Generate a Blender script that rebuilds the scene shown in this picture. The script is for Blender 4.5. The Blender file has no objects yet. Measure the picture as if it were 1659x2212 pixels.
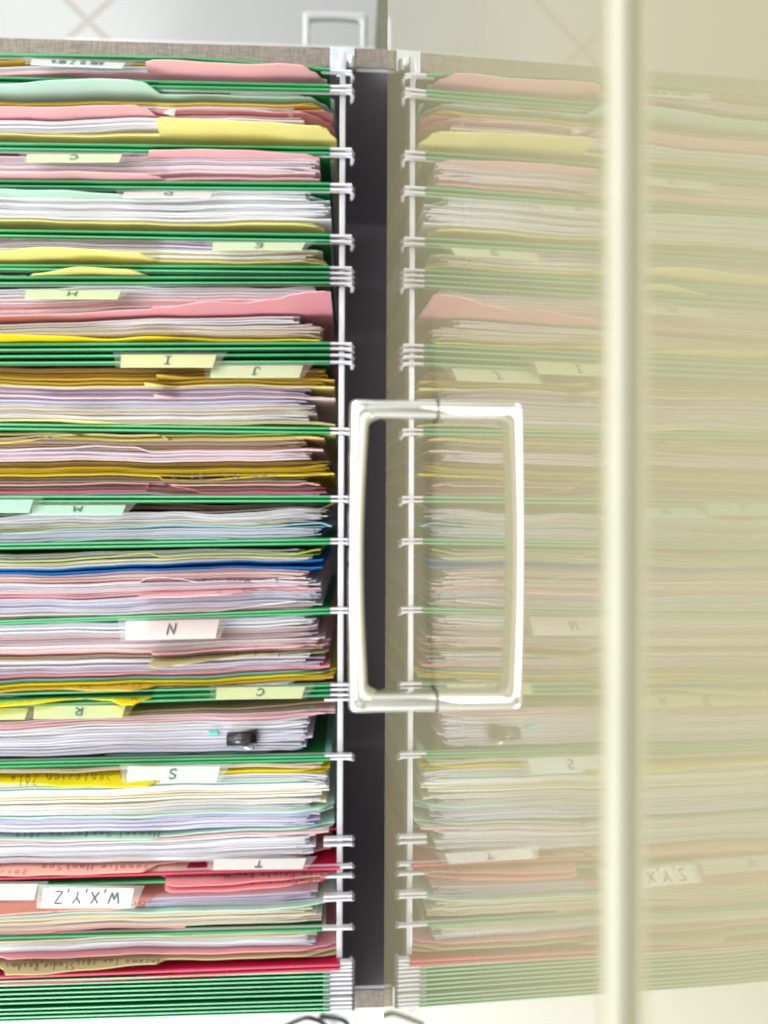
import bpy, math, random
from mathutils import Vector, Matrix
random.seed(7)
S = bpy.context.scene
C = S.collection
CM = 0.01

# ------------------------------------------------------------------ camera
F = 1660.0                      # focal length in pixels of a 1659 x 2212 frame
TH = math.radians(2.47)         # camera leans a little towards the cabinet front
ROLL = math.radians(0.22)
CX, CH = -1.40, 41.46           # camera position in cm (height over the rails)
ALPHA = math.radians(2.4)       # the cabinet front leans back this much

def basis():
    fwd = Vector((math.sin(TH), 0, -math.cos(TH)))
    right = Vector((math.cos(TH), 0, math.sin(TH)))
    up = Vector((0, 1, 0))
    r = right*math.cos(ROLL) + up*math.sin(ROLL)
    u = up*math.cos(ROLL) - right*math.sin(ROLL)
    return fwd, r, u
FWD, RIGHT, UP = basis()
CAM = Vector((CX, 0, CH))
cd = bpy.data.cameras.new('camera')
cam = bpy.data.objects.new('camera', cd)
C.objects.link(cam)
m3 = Matrix((RIGHT, UP, -FWD)).transposed()
cam.matrix_world = Matrix.Translation(CAM*CM) @ m3.to_4x4()
cd.sensor_fit = 'VERTICAL'
cd.sensor_height = 36
cd.lens = F/2212*36
cd.clip_start = 0.004
cd.clip_end = 30
cd.dof.use_dof = True
cd.dof.focus_distance = 0.31
cd.dof.aperture_fstop = 8.5
S.camera = cam
S.render.resolution_x = 768
S.render.resolution_y = 1024

# ------------------------------------------------------------------ light
w = bpy.data.worlds.new('World')
S.world = w
w.use_nodes = True
bg = w.node_tree.nodes['Background']
bg.inputs[1].default_value = 0.85
_nt = w.node_tree
_tc = _nt.nodes.new('ShaderNodeTexCoord')
_sx = _nt.nodes.new('ShaderNodeSeparateXYZ'); _nt.links.new(_tc.outputs['Generated'], _sx.inputs[0])
_cr = _nt.nodes.new('ShaderNodeValToRGB')
_cr.color_ramp.elements[0].position = 0.0; _cr.color_ramp.elements[0].color = (0.55, 0.55, 0.53, 1)
_cr.color_ramp.elements[1].position = 0.97; _cr.color_ramp.elements[1].color = (0.6, 0.6, 0.58, 1)
_e = _cr.color_ramp.elements.new(0.12); _e.color = (1.4, 1.41, 1.41, 1)
_e = _cr.color_ramp.elements.new(0.62); _e.color = (1.15, 1.18, 1.2, 1)
_e = _cr.color_ramp.elements.new(0.86); _e.color = (0.75, 0.76, 0.76, 1)
_nt.links.new(_sx.outputs[2], _cr.inputs[0]); 
_nz = _nt.nodes.new('ShaderNodeTexNoise'); _nz.inputs['Scale'].default_value = 5.5; _nz.inputs['Detail'].default_value = 1
_nt.links.new(_tc.outputs['Generated'], _nz.inputs['Vector'])
_mr = _nt.nodes.new('ShaderNodeMapRange'); _mr.inputs[1].default_value = 0.44; _mr.inputs[2].default_value = 0.54
_mr.inputs[3].default_value = 0.4; _mr.inputs[4].default_value = 1.15
_nt.links.new(_nz.outputs[0], _mr.inputs[0])
_vm = _nt.nodes.new('ShaderNodeVectorMath'); _vm.operation = 'SCALE'
_nt.links.new(_cr.outputs[0], _vm.inputs[0]); _nt.links.new(_mr.outputs[0], _vm.inputs['Scale'])
_dp = _nt.nodes.new('ShaderNodeVectorMath'); _dp.operation = 'DOT_PRODUCT'  # dark patch added near the zenith to dim the handle's mirrored half
_nt.links.new(_tc.outputs['Generated'], _dp.inputs[0]); _dp.inputs[1].default_value = (-0.29, 0.0, 0.957)
_m2 = _nt.nodes.new('ShaderNodeMapRange'); _m2.inputs[1].default_value = 0.95; _m2.inputs[2].default_value = 0.98
_m2.inputs[3].default_value = 1.0; _m2.inputs[4].default_value = 0.22
_nt.links.new(_dp.outputs['Value'], _m2.inputs[0])
_v2 = _nt.nodes.new('ShaderNodeVectorMath'); _v2.operation = 'SCALE'
_nt.links.new(_vm.outputs[0], _v2.inputs[0]); _nt.links.new(_m2.outputs[0], _v2.inputs['Scale'])
_nt.links.new(_v2.outputs[0], bg.inputs[0])

def area(name, loc, target, size, power, col, sy=None):
    l = bpy.data.lights.new(name, 'AREA')
    l.shape = 'RECTANGLE'
    l.size = size*CM
    l.size_y = (sy or size)*CM
    l.energy = power
    l.color = col
    o = bpy.data.objects.new(name, l)
    C.objects.link(o)
    o.location = Vector(loc)*CM
    o.rotation_euler = (Vector(target)-Vector(loc)).to_track_quat('-Z', 'Y').to_euler()
    return o
area('ceiling_light', (-120, 10, 190), (-10, 0, 0), 130, 21, (1.0, 0.98, 0.95), 220)
area('fill_light_far', (-110, 170, 110), (-10, 10, -10), 90, 9, (1.0, 1.0, 0.98), 90)  # unseen fill added to brighten the folder faces from the far end
area('fill_light_near', (-110, -160, 120), (-10, -10, -10), 90, 18, (0.95, 0.98, 1.0), 90)  # added fill that lifts the folder faces seen in the upper rows

S.view_settings.view_transform = 'Standard'
S.view_settings.look = 'None'
S.view_settings.gamma = 1
S.view_settings.use_curve_mapping = False
S.view_settings.exposure = 1.03

# ------------------------------------------------------------------ projection helpers (pixel of the photo -> point in the place)
def ray(px, py):
    return (FWD + RIGHT*((px-829.5)/F) + UP*((1106-py)/F))
def at(px, py, z):
    d = ray(px, py)
    return CAM + d*((z-CAM.z)/d.z)
def at_y(px, py, Y):
    d = ray(px, py)
    return CAM + d*((Y-CAM.y)/d.y)
MUP = Vector((math.sin(ALPHA), 0, math.cos(ALPHA)))
MN = Vector((-math.cos(ALPHA), 0, math.sin(ALPHA)))
def at_front(px, py, dist=0.0):
    d = ray(px, py)
    t = (dist - CAM.dot(MN))/d.dot(MN)
    return CAM + d*t
def fp(s, y, d):
    return MUP*s + MN*d + Vector((0, y, 0))

# ------------------------------------------------------------------ materials
def srgb(c):
    return tuple((x/12.92 if x <= 0.04045 else ((x+0.055)/1.055)**2.4) for x in c)
MATS = {}
def mat(name, col, rough=0.6, metal=0.0, spec=0.5, trans=0.0, var=0.06, scale=60, coat=0.0, bump=0.0, bscale=300, stretch=None, ior=1.45):
    if name in MATS: return MATS[name]
    m = bpy.data.materials.new(name)
    m.use_nodes = True
    nt = m.node_tree
    b = nt.nodes['Principled BSDF']
    b.inputs['Roughness'].default_value = rough
    b.inputs['Metallic'].default_value = metal
    b.inputs['Specular IOR Level'].default_value = spec
    b.inputs['IOR'].default_value = ior
    b.inputs['Coat Weight'].default_value = coat
    tc = nt.nodes.new('ShaderNodeTexCoord')
    mp = nt.nodes.new('ShaderNodeMapping')
    if stretch: mp.inputs['Scale'].default_value = stretch
    nt.links.new(tc.outputs['Object'], mp.inputs[0])
    nz = nt.nodes.new('ShaderNodeTexNoise')
    nz.inputs['Scale'].default_value = scale
    nz.inputs['Detail'].default_value = 4
    nt.links.new(mp.outputs[0], nz.inputs['Vector'])
    mr = nt.nodes.new('ShaderNodeMapRange')
    mr.inputs[1].default_value = 0.3; mr.inputs[2].default_value = 0.7
    mr.inputs[3].default_value = 1-var; mr.inputs[4].default_value = 1+var
    nt.links.new(nz.outputs[0], mr.inputs[0])
    hs = nt.nodes.new('ShaderNodeHueSaturation')
    hs.inputs['Color'].default_value = (*col, 1)
    nt.links.new(mr.outputs[0], hs.inputs['Value'])
    nt.links.new(hs.outputs[0], b.inputs['Base Color'])
    if bump:
        n2 = nt.nodes.new('ShaderNodeTexNoise')
        n2.inputs['Scale'].default_value = bscale
        n2.inputs['Detail'].default_value = 3
        nt.links.new(mp.outputs[0], n2.inputs['Vector'])
        bp = nt.nodes.new('ShaderNodeBump')
        bp.inputs['Strength'].default_value = bump
        bp.inputs['Distance'].default_value = 0.0005
        nt.links.new(n2.outputs[0], bp.inputs['Height'])
        nt.links.new(bp.outputs[0], b.inputs['Normal'])
    if trans:
        tr = nt.nodes.new('ShaderNodeBsdfTranslucent')
        nt.links.new(hs.outputs[0], tr.inputs[0])
        mx = nt.nodes.new('ShaderNodeMixShader')
        mx.inputs[0].default_value = trans
        nt.links.new(b.outputs[0], mx.inputs[1])
        nt.links.new(tr.outputs[0], mx.inputs[2])
        nt.links.new(mx.outputs[0], nt.nodes['Material Output'].inputs[0])
    MATS[name] = m
    return m

PAL = {
 'white': (0.93, 0.93, 0.94), 'white2': (0.90, 0.90, 0.92), 'lav': (0.90, 0.89, 0.95), 'lav2': (0.82, 0.81, 0.92),
 'mauve': (0.75, 0.64, 0.73), 'cream': (0.95, 0.92, 0.82), 'beige': (0.90, 0.84, 0.80), 'pinkw': (0.96, 0.87, 0.88),
 'pink': (0.97, 0.77, 0.79), 'pink2': (0.93, 0.66, 0.70), 'hotpink': (0.96, 0.50, 0.62), 'salmon': (0.98, 0.76, 0.71), 'rose': (0.95, 0.62, 0.65),
 'mint': (0.79, 0.92, 0.87), 'teal': (0.50, 0.74, 0.70), 'yellow': (0.98, 0.95, 0.62), 'bright': (0.96, 0.90, 0.12), 'gold': (0.88, 0.74, 0.28),
 'tan': (0.86, 0.74, 0.58), 'brown': (0.66, 0.48, 0.34), 'olive': (0.74, 0.76, 0.45), 'oliveg': (0.62, 0.68, 0.42), 'lime': (0.80, 0.86, 0.42),
 'blue': (0.05, 0.50, 0.82), 'skyblue': (0.68, 0.87, 0.93), 'khaki': (0.80, 0.77, 0.58), 'grey': (0.76, 0.78, 0.76), 'peach': (0.96, 0.80, 0.66),
}
def paper(n):
    return mat('paper_'+n, srgb(PAL[n]), rough=0.65, spec=0.3, trans=0.25, var=0.04, scale=14)
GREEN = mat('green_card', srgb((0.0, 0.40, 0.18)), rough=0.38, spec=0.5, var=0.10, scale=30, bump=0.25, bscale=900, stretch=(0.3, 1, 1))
GREENGLINT = mat('green_fold_glint', srgb((0.22, 0.66, 0.42)), rough=0.25, spec=0.7, var=0.10, scale=60, coat=0.3)  # highlight on the fold crest, painted as a paler green
GREENDEEP = mat('deep_green_card', srgb((0.0, 0.34, 0.13)), rough=0.5, var=0.08, scale=40)
GREENLIT = mat('lit_green_fold', srgb((0.58, 0.88, 0.70)), rough=0.35, var=0.08, scale=60)  # brighter lit crests of the end folders, painted in
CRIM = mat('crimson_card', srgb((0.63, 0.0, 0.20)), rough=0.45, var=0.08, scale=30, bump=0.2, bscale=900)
CRIMGLINT = mat('crimson_fold_glint', srgb((0.86, 0.30, 0.42)), rough=0.35, var=0.08, scale=60)
ROD = mat('white_coated_steel', (0.60, 0.60, 0.62), rough=0.25, spec=0.6, var=0.02)
RAIL = mat('rail_steel', (0.62, 0.62, 0.65), rough=0.28, spec=0.6, metal=0.35, var=0.03)
ZINC = mat('zinc_plate', (0.78, 0.85, 0.88), rough=0.32, metal=0.6, var=0.10, scale=160)
CHROME = mat('chrome', (0.92, 0.93, 0.93), rough=0.04, metal=1.0, var=0.01, bump=0.12, bscale=45)
BLACKM = mat('clip_black_steel', (0.012, 0.012, 0.015), rough=0.22, coat=0.3)
INK = mat('ink_dark', (0.06, 0.08, 0.10), rough=0.6, var=0.2, scale=300)
INKG = mat('ink_green', (0.03, 0.13, 0.10), rough=0.6, var=0.2, scale=300)
INKR = mat('ink_red', (0.35, 0.03, 0.03), rough=0.6, var=0.2, scale=300)
INKB = mat('ink_brown', (0.25, 0.12, 0.03), rough=0.6, var=0.2, scale=300)
TEALP = mat('teal_flag', srgb((0.25, 0.78, 0.70)), rough=0.5)
DARK = mat('dark_lining', (0.36, 0.34, 0.37), rough=0.8, var=0.03, scale=3)
CABLE = mat('cable_black', (0.02, 0.02, 0.022), rough=0.4)
DESK = mat('white_laminate', (0.86, 0.88, 0.87), rough=0.35, var=0.03, scale=10)

def panel_mat():
    m = mat('khaki_lacquer', (0.262, 0.243, 0.152), rough=0.012, spec=0.5, ior=1.58, var=0.015, scale=5)
    nt = m.node_tree; b = nt.nodes['Principled BSDF']
    tc = nt.nodes.new('ShaderNodeTexCoord')
    bumpn = None
    for sc, dist in ((26, 0.000022), (90, 0.0000012)):
        n = nt.nodes.new('ShaderNodeTexNoise'); n.inputs['Scale'].default_value = sc; n.inputs['Detail'].default_value = 1
        nt.links.new(tc.outputs['Object'], n.inputs['Vector'])
        bp = nt.nodes.new('ShaderNodeBump'); bp.inputs['Strength'].default_value = 1; bp.inputs['Distance'].default_value = dist
        nt.links.new(n.outputs[0], bp.inputs['Height'])
        if bumpn: nt.links.new(bumpn.outputs[0], bp.inputs['Normal'])
        bumpn = bp
    nt.links.new(bumpn.outputs[0], b.inputs['Normal'])
    # a few dust specks
    v = nt.nodes.new('ShaderNodeTexVoronoi'); v.inputs['Scale'].default_value = 90
    nt.links.new(tc.outputs['Object'], v.inputs['Vector'])
    r = nt.nodes.new('ShaderNodeMapRange'); r.inputs[1].default_value = 0.02; r.inputs[2].default_value = 0.05
    r.inputs[3].default_value = 0.25; r.inputs[4].default_value = 0.012
    nt.links.new(v.outputs['Distance'], r.inputs[0])
    nt.links.new(r.outputs[0], b.inputs['Roughness'])
    return m
LACQ = panel_mat()
OLIVE = mat('olive_carcass', (0.10, 0.10, 0.035), rough=0.5, var=0.05, scale=10)

def linen_mat():
    m = bpy.data.materials.new('linen_laminate'); m.use_nodes = True
    nt = m.node_tree; b = nt.nodes['Principled BSDF']
    tc = nt.nodes.new('ShaderNodeTexCoord')
    outs = []
    for st in ((120, 2200, 120), (2200, 120, 2200)):
        mp = nt.nodes.new('ShaderNodeMapping'); mp.inputs['Scale'].default_value = st
        nt.links.new(tc.outputs['Object'], mp.inputs[0])
        n = nt.nodes.new('ShaderNodeTexNoise'); n.inputs['Scale'].default_value = 1; n.inputs['Detail'].default_value = 2
        nt.links.new(mp.outputs[0], n.inputs['Vector']); outs.append(n)
    a = nt.nodes.new('ShaderNodeMath'); a.operation = 'ADD'
    nt.links.new(outs[0].outputs[0], a.inputs[0]); nt.links.new(outs[1].outputs[0], a.inputs[1])
    cr = nt.nodes.new('ShaderNodeValToRGB')
    cr.color_ramp.elements[0].position = 0.0; cr.color_ramp.elements[0].color = (0.14, 0.12, 0.095, 1)
    cr.color_ramp.elements[1].position = 1.0; cr.color_ramp.elements[1].color = (0.31, 0.27, 0.23, 1)
    h = nt.nodes.new('ShaderNodeMapRange'); h.inputs[1].default_value = 0.75; h.inputs[2].default_value = 1.25
    nt.links.new(a.outputs[0], h.inputs[0]); nt.links.new(h.outputs[0], cr.inputs[0])
    nt.links.new(cr.outputs[0], b.inputs['Base Color']); b.inputs['Roughness'].default_value = 0.6
    return m
LINEN = linen_mat()

def plastic_mat():
    m = bpy.data.materials.new('clear_plastic'); m.use_nodes = True
    nt = m.node_tree; nt.nodes.remove(nt.nodes['Principled BSDF'])
    t = nt.nodes.new('ShaderNodeBsdfTransparent'); t.inputs[0].default_value = (0.93, 0.96, 0.94, 1)
    g = nt.nodes.new('ShaderNodeBsdfGlossy'); g.inputs['Roughness'].default_value = 0.15
    d = nt.nodes.new('ShaderNodeBsdfDiffuse'); d.inputs[0].default_value = (0.75, 0.78, 0.76, 1)
    fr = nt.nodes.new('ShaderNodeFresnel'); fr.inputs[0].default_value = 1.5
    m1 = nt.nodes.new('ShaderNodeMixShader'); m1.inputs[0].default_value = 0.06
    m2 = nt.nodes.new('ShaderNodeMixShader')
    nt.links.new(t.outputs[0], m1.inputs[1]); nt.links.new(d.outputs[0], m1.inputs[2])
    m2.inputs[0].default_value = 0.05; nt.links.new(m1.outputs[0], m2.inputs[1]); nt.links.new(g.outputs[0], m2.inputs[2])
    nt.links.new(m2.outputs[0], nt.nodes['Material Output'].inputs[0])
    return m
PLASTIC = plastic_mat()

def floor_mat():
    m = bpy.data.materials.new('pale_floor_tiles'); m.use_nodes = True
    nt = m.node_tree; b = nt.nodes['Principled BSDF']; b.inputs['Roughness'].default_value = 0.35
    tc = nt.nodes.new('ShaderNodeTexCoord')
    sx = nt.nodes.new('ShaderNodeSeparateXYZ'); nt.links.new(tc.outputs['Object'], sx.inputs[0])
    def line(sign):
        p = nt.nodes.new('ShaderNodeMath'); p.operation = 'MULTIPLY'; p.inputs[1].default_value = sign
        nt.links.new(sx.outputs[1], p.inputs[0])
        a = nt.nodes.new('ShaderNodeMath'); a.operation = 'ADD'
        nt.links.new(sx.outputs[0], a.inputs[0]); nt.links.new(p.outputs[0], a.inputs[1])
        q = nt.nodes.new('ShaderNodeMath'); q.operation = 'PINGPONG'; q.inputs[1].default_value = 0.30
        nt.links.new(a.outputs[0], q.inputs[0])
        r = nt.nodes.new('ShaderNodeMapRange'); r.inputs[1].default_value = 0.004; r.inputs[2].default_value = 0.010
        r.inputs[3].default_value = 1; r.inputs[4].default_value = 0
        nt.links.new(q.outputs[0], r.inputs[0]); return r
    l1, l2 = line(1.05), line(-1.05)
    mx = nt.nodes.new('ShaderNodeMath'); mx.operation = 'MAXIMUM'
    nt.links.new(l1.outputs[0], mx.inputs[0]); nt.links.new(l2.outputs[0], mx.inputs[1])
    n = nt.nodes.new('ShaderNodeTexNoise'); n.inputs['Scale'].default_value = 3
    nt.links.new(tc.outputs['Object'], n.inputs['Vector'])
    cr = nt.nodes.new('ShaderNodeValToRGB')
    cr.color_ramp.elements[0].color = (0.30, 0.31, 0.31, 1); cr.color_ramp.elements[1].color = (0.38, 0.38, 0.375, 1)
    nt.links.new(n.outputs[0], cr.inputs[0])
    c = nt.nodes.new('ShaderNodeMix'); c.data_type = 'RGBA'
    c.inputs[7].default_value = (0.27, 0.255, 0.225, 1)
    nt.links.new(mx.outputs[0], c.inputs[0]); nt.links.new(cr.outputs[0], c.inputs[6])
    nt.links.new(c.outputs[2], b.inputs['Base Color'])
    return m

# ------------------------------------------------------------------ mesh helpers (cm)
class MB:
    def __init__(self): self.v = []; self.f = []; self.mi = []; self.mats = []
    def m(self, material):
        if material not in self.mats: self.mats.append(material)
        return self.mats.index(material)
    def quad(self, a, b, c, d, mi): self.f.append((a, b, c, d)); self.mi.append(mi)
    def box(self, x0, x1, y0, y1, z0, z1, material, fn=None):
        i = self.m(material); n = len(self.v)
        for x in (x0, x1):
            for y in (y0, y1):
                for z in (z0, z1):
                    p = (x, y, z) if fn is None else fn(x, y, z)
                    self.v.append(Vector(p))
        for q in ((0, 1, 3, 2), (4, 6, 7, 5), (0, 4, 5, 1), (2, 3, 7, 6), (0, 2, 6, 4), (1, 5, 7, 3)):
            self.quad(*[n+k for k in q], i)
    def tube(self, pts, r, material, seg=10, cap=True):
        i = self.m(material); n0 = len(self.v); pts = [Vector(p) for p in pts]
        rs = r if isinstance(r, (list, tuple)) else [r]*len(pts)
        prev = None
        for k, p in enumerate(pts):
            t = (pts[min(k+1, len(pts)-1)] - pts[max(k-1, 0)]).normalized()
            if prev is None:
                a = t.orthogonal().normalized()
            else:
                a = (prev - t*prev.dot(t)).normalized()
            prev = a; b = t.cross(a)
            for j in range(seg):
                an = 2*math.pi*j/seg
                self.v.append(p + (a*math.cos(an) + b*math.sin(an))*rs[k])
        for k in range(len(pts)-1):
            for j in range(seg):
                a0 = n0+k*seg+j; a1 = n0+k*seg+(j+1) % seg
                self.quad(a0, a1, a1+seg, a0+seg, i)
        if cap:
            self.f.append(tuple(n0+j for j in range(seg))[::-1]); self.mi.append(i)
            self.f.append(tuple(n0+(len(pts)-1)*seg+j for j in range(seg))); self.mi.append(i)
    def ribbon(self, pts, wd, side, material):
        """flat pen stroke along pts, widened along the vectors lying in the sheet's own plane"""
        i = self.m(material); n0 = len(self.v)
        for k, p in enumerate(pts):
            t = (pts[min(k+1, len(pts)-1)] - pts[max(k-1, 0)])
            if t.length < 1e-6: t = Vector((1, 0, 0))
            s = t.normalized().cross(side)
            if s.length < 1e-6: s = Vector((0, 0, 1))
            s = s.normalized()*wd/2
            self.v.append(p+s); self.v.append(p-s)
        for k in range(len(pts)-1):
            a = n0+2*k
            self.quad(a, a+1, a+3, a+2, i)
    def build(self, name, parent=None, smooth=False, bevel=0, origin=None):
        me = bpy.data.meshes.new(name)
        o0 = origin or Vector((0, 0, 0))
        me.from_pydata([tuple((p-o0)*CM) for p in self.v], [], self.f)
        for mm in self.mats: me.materials.append(mm)
        me.polygons.foreach_set('material_index', self.mi)
        if smooth: me.polygons.foreach_set('use_smooth', [True]*len(self.f))
        me.update()
        o = bpy.data.objects.new(name, me); C.objects.link(o)
        o.location = o0*CM
        if parent is not None:
            o.parent = parent
            pw = Vector((0, 0, 0)); q = parent
            while q is not None: pw += q.location; q = q.parent
            o.location = o0*CM - pw
        if bevel:
            b = o.modifiers.new('bevel', 'BEVEL'); b.width = bevel*CM; b.segments = 3; b.limit_method = 'ANGLE'
        return o

def empty(name, loc, label, cat, group=None):
    o = bpy.data.objects.new(name, None); C.objects.link(o); o.location = Vector(loc)*CM
    o.empty_display_size = 0.02
    return tag(o, label, cat, group)
def tag(o, label=None, cat=None, group=None, kind=None):
    if label: o['label'] = label
    if cat: o['category'] = cat
    if group: o['group'] = group
    if kind: o['kind'] = kind
    return o

def wave(x, Y):
    return 0.055*math.sin(x*0.42+Y*0.55+1.0) + 0.030*math.sin(x*0.95+Y*1.3) + 0.012*math.sin(x*2.3-Y*2.1)

def interp(pts, x, smooth=True):
    if x <= pts[0][0]: return pts[0][1]
    for (a, b), (c, d) in zip(pts, pts[1:]):
        if x <= c:
            t = (x-a)/(c-a) if c > a else 1
            if smooth: t = t*t*(3-2*t)
            return b+(d-b)*t
    return pts[-1][1]

def px_grid(xr, prof=None, step=14):
    g = [-470, -400, -320, -240, -160, -100, -50]
    x = -20
    while x < xr-6: g.append(x); x += step
    g.append(xr)
    if prof:
        a, b = prof[0][0], prof[-1][0]
        for (p, _), (q, _) in zip(prof, prof[1:]):
            for k in range(5): g.append(p+(q-p)*k/5.0)
    g = sorted(set(round(v, 1) for v in g if v <= xr))
    return g

ZB = -22.0
def add_sheet(mb, base, xr, material, z0=-0.4, prof=None, t=0.045, wv=1.0, edge=None, zb=None, x0=None, step=14, dy=0.0, dz=0.0, rnd=0.0, fan=0.0):
    """base: [(px, py)...] the top edge at height z0; prof: [(px, dpy)...] how far the edge rises or drops in the photo"""
    i = mb.m(material); ie = mb.m(edge) if edge else i
    zb = ZB if zb is None else zb
    n0 = len(mb.v); g = px_grid(xr, prof, step)
    if x0 is not None: g = [x0]+[p for p in g if p > x0+1]
    for p in g:
        by = interp(base, p, False)
        P = at(p, by, z0+dz)
        Y = P.y + wave(P.x, P.y)*wv + dy
        h = 0.0
        if fan:
            q = max(0.0, 1-(xr-p)/90.0); Y += fan*q*q
            h -= abs(fan)*0.8*q*q
        if prof:
            d = interp(prof, p)
            off = by-1106
            if abs(off) < 170: Y -= d*0.025
            else: h = max(-4.5, min(3.6, d*(CH-z0)/off))
        if rnd: 
            e = (xr-p)
            if e < 14: h -= rnd*(1-e/14.0)**2
        zt = z0+dz+h
        mb.v += [Vector((P.x, Y-t/2, zt)), Vector((P.x, Y+t/2, zt)), Vector((P.x, Y-t/2, zb)), Vector((P.x, Y+t/2, zb))]
    for k in range(len(g)-1):
        a = n0+4*k; b = a+4
        mb.quad(a, b, b+1, a+1, ie)
        mb.quad(a+2, b+2, b, a, i)
        mb.quad(a+1, b+1, b+3, a+3, i)
    a = n0; mb.quad(a, a+1, a+3, a+2, i)
    a = n0+4*(len(g)-1); mb.quad(a+1, a, a+2, a+3, i)

# ------------------------------------------------------------------ single-stroke lettering (x 0..1, y 0..1, y up)
FONT = {
'A': [[(0,0),(.5,1),(1,0)],[(.2,.4),(.8,.4)]], 'B': [[(0,0),(0,1),(.7,.95),(.75,.6),(0,.52),(.9,.4),(.85,.05),(0,0)]],
'C': [[(.95,.8),(.6,1),(.15,.8),(0,.45),(.2,.1),(.6,0),(.95,.2)]], 'D': [[(0,0),(0,1),(.6,.9),(.95,.5),(.6,.08),(0,0)]],
'E': [[(.9,1),(0,1),(0,0),(.9,0)],[(0,.5),(.7,.5)]], 'F': [[(.9,1),(0,1),(0,0)],[(0,.5),(.7,.5)]],
'H': [[(0,0),(.08,1)],[(.92,0),(1,1)],[(.03,.5),(.95,.55)]], 'I': [[(.5,0),(.5,1)],[(.1,1),(.9,1)],[(.1,0),(.9,0)]],
'J': [[(.3,1),(1,1)],[(.7,1),(.7,.25),(.5,.02),(.2,.05),(.05,.3)]], 'K': [[(0,0),(0,1)],[(.9,1),(0,.45),(.9,0)]],
'M': [[(0,0),(.12,1),(.5,.3),(.88,1),(1,0)]], 'N': [[(0,0),(.1,1),(.85,0),(1,1)]], 'L': [[(0,1),(0,0),(.8,0)]],
'P': [[(0,0),(0,1),(.8,.95),(.85,.55),(0,.45)]], 'Q': [[(.5,0),(.1,.2),(0,.6),(.3,1),(.8,.9),(1,.5),(.8,.1),(.5,0)],[(.6,.3),(1,-.1)]],
'R': [[(.1,0),(.05,1),(.6,1),(.85,.75),(.6,.5),(.1,.45),(1,0)]], 'S': [[(.9,.85),(.6,1),(.2,.9),(.1,.65),(.5,.5),(.85,.35),(.8,.1),(.4,0),(.05,.12)]],
'T': [[(.5,0),(.5,1)],[(0,1),(1,1)]], 'V': [[(0,1),(.5,0),(1,1)]], 'W': [[(0,1),(.25,0),(.5,.7),(.75,0),(1,1)]],
'X': [[(0,0),(1,1)],[(0,1),(1,0)]], 'Y': [[(0,1),(.5,.5),(1,1)],[(.5,.5),(.4,0)]], 'Z': [[(0,1),(1,1),(0,0),(1,0)]],
',': [[(.45,.12),(.5,.0),(.3,-.22)]],
'a': [[(.8,.5),(.3,.55),(.05,.25),(.3,0),(.7,.15),(.8,.5),(.85,0),(1,.1)]], 'b': [[(.1,1),(.1,0),(.6,0),(.8,.3),(.5,.5),(.1,.35)]],
'c': [[(.85,.45),(.4,.55),(.05,.25),(.4,0),(.95,.1)]], 'd': [[(.75,.5),(.2,.45),(.1,.1),(.5,0),(.8,.3),(.85,1),(.85,0)]],
'e': [[(.1,.25),(.8,.3),(.6,.55),(.15,.4),(.15,.1),(.5,0),(.95,.15)]], 'f': [[(.8,.95),(.5,1),(.4,.7),(.4,-.35),(.2,-.3)],[(.1,.5),(.8,.5)]],
'h': [[(.1,1),(.1,0)],[(.1,.35),(.5,.55),(.75,.35),(.8,0)]], 'i': [[(.4,.5),(.4,.08),(.7,.05)],[(.4,.72),(.45,.76)]],
'k': [[(.1,1),(.1,0)],[(.8,.55),(.15,.25),(.85,0)]], 'l': [[(.3,1),(.3,.1),(.7,.0)]],
'm': [[(.0,.5),(.05,0)],[(.05,.35),(.3,.55),(.45,.3),(.45,0)],[(.45,.35),(.7,.55),(.9,.3),(1,0)]],
'n': [[(.1,.5),(.15,0)],[(.15,.35),(.5,.55),(.75,.3),(.9,0)]], 'o': [[(.4,.5),(.05,.25),(.35,0),(.75,.2),(.4,.5),(.95,.45)]],
'p': [[(.1,.5),(.1,-.4)],[(.1,.4),(.6,.55),(.8,.25),(.4,0),(.1,.1)]], 'r': [[(.1,.5),(.15,0)],[(.15,.35),(.5,.55),(.85,.45)]],
's': [[(.75,.5),(.3,.5),(.25,.3),(.7,.2),(.6,0),(.1,.05)]], 't': [[(.4,.9),(.4,.1),(.7,.02)],[(.1,.6),(.8,.6)]],
'u': [[(.1,.5),(.1,.1),(.5,0),(.75,.2),(.8,.5),(.85,0)]], 'v': [[(.05,.5),(.4,0),(.85,.5)]], 'w': [[(0,.5),(.2,0),(.45,.4),(.7,0),(.95,.5)]],
'x': [[(.05,.5),(.8,0)],[(.8,.5),(.05,0)]], 'z': [[(.1,.5),(.8,.5),(.1,0),(.85,0)]], 
'0': [[(.4,1),(.05,.5),(.4,0),(.8,.5),(.4,1)]], '1': [[(.4,1),(.45,0)]], '2': [[(.1,.8),(.5,1),(.8,.7),(.1,0),(.9,.05)]],
'3': [[(.1,.95),(.7,.9),(.35,.55),(.8,.3),(.1,0)]], '5': [[(.8,1),(.2,1),(.15,.6),(.7,.5),(.7,.1),(.1,0)]], '7': [[(.05,1),(.85,1),(.3,0)]],
'8': [[(.45,.5),(.1,.8),(.5,1),(.8,.8),(.1,.2),(.5,0),(.8,.2),(.45,.5)]], '9': [[(.8,.8),(.4,1),(.1,.75),(.5,.5),(.8,.8),(.6,0)]],
}
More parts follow.
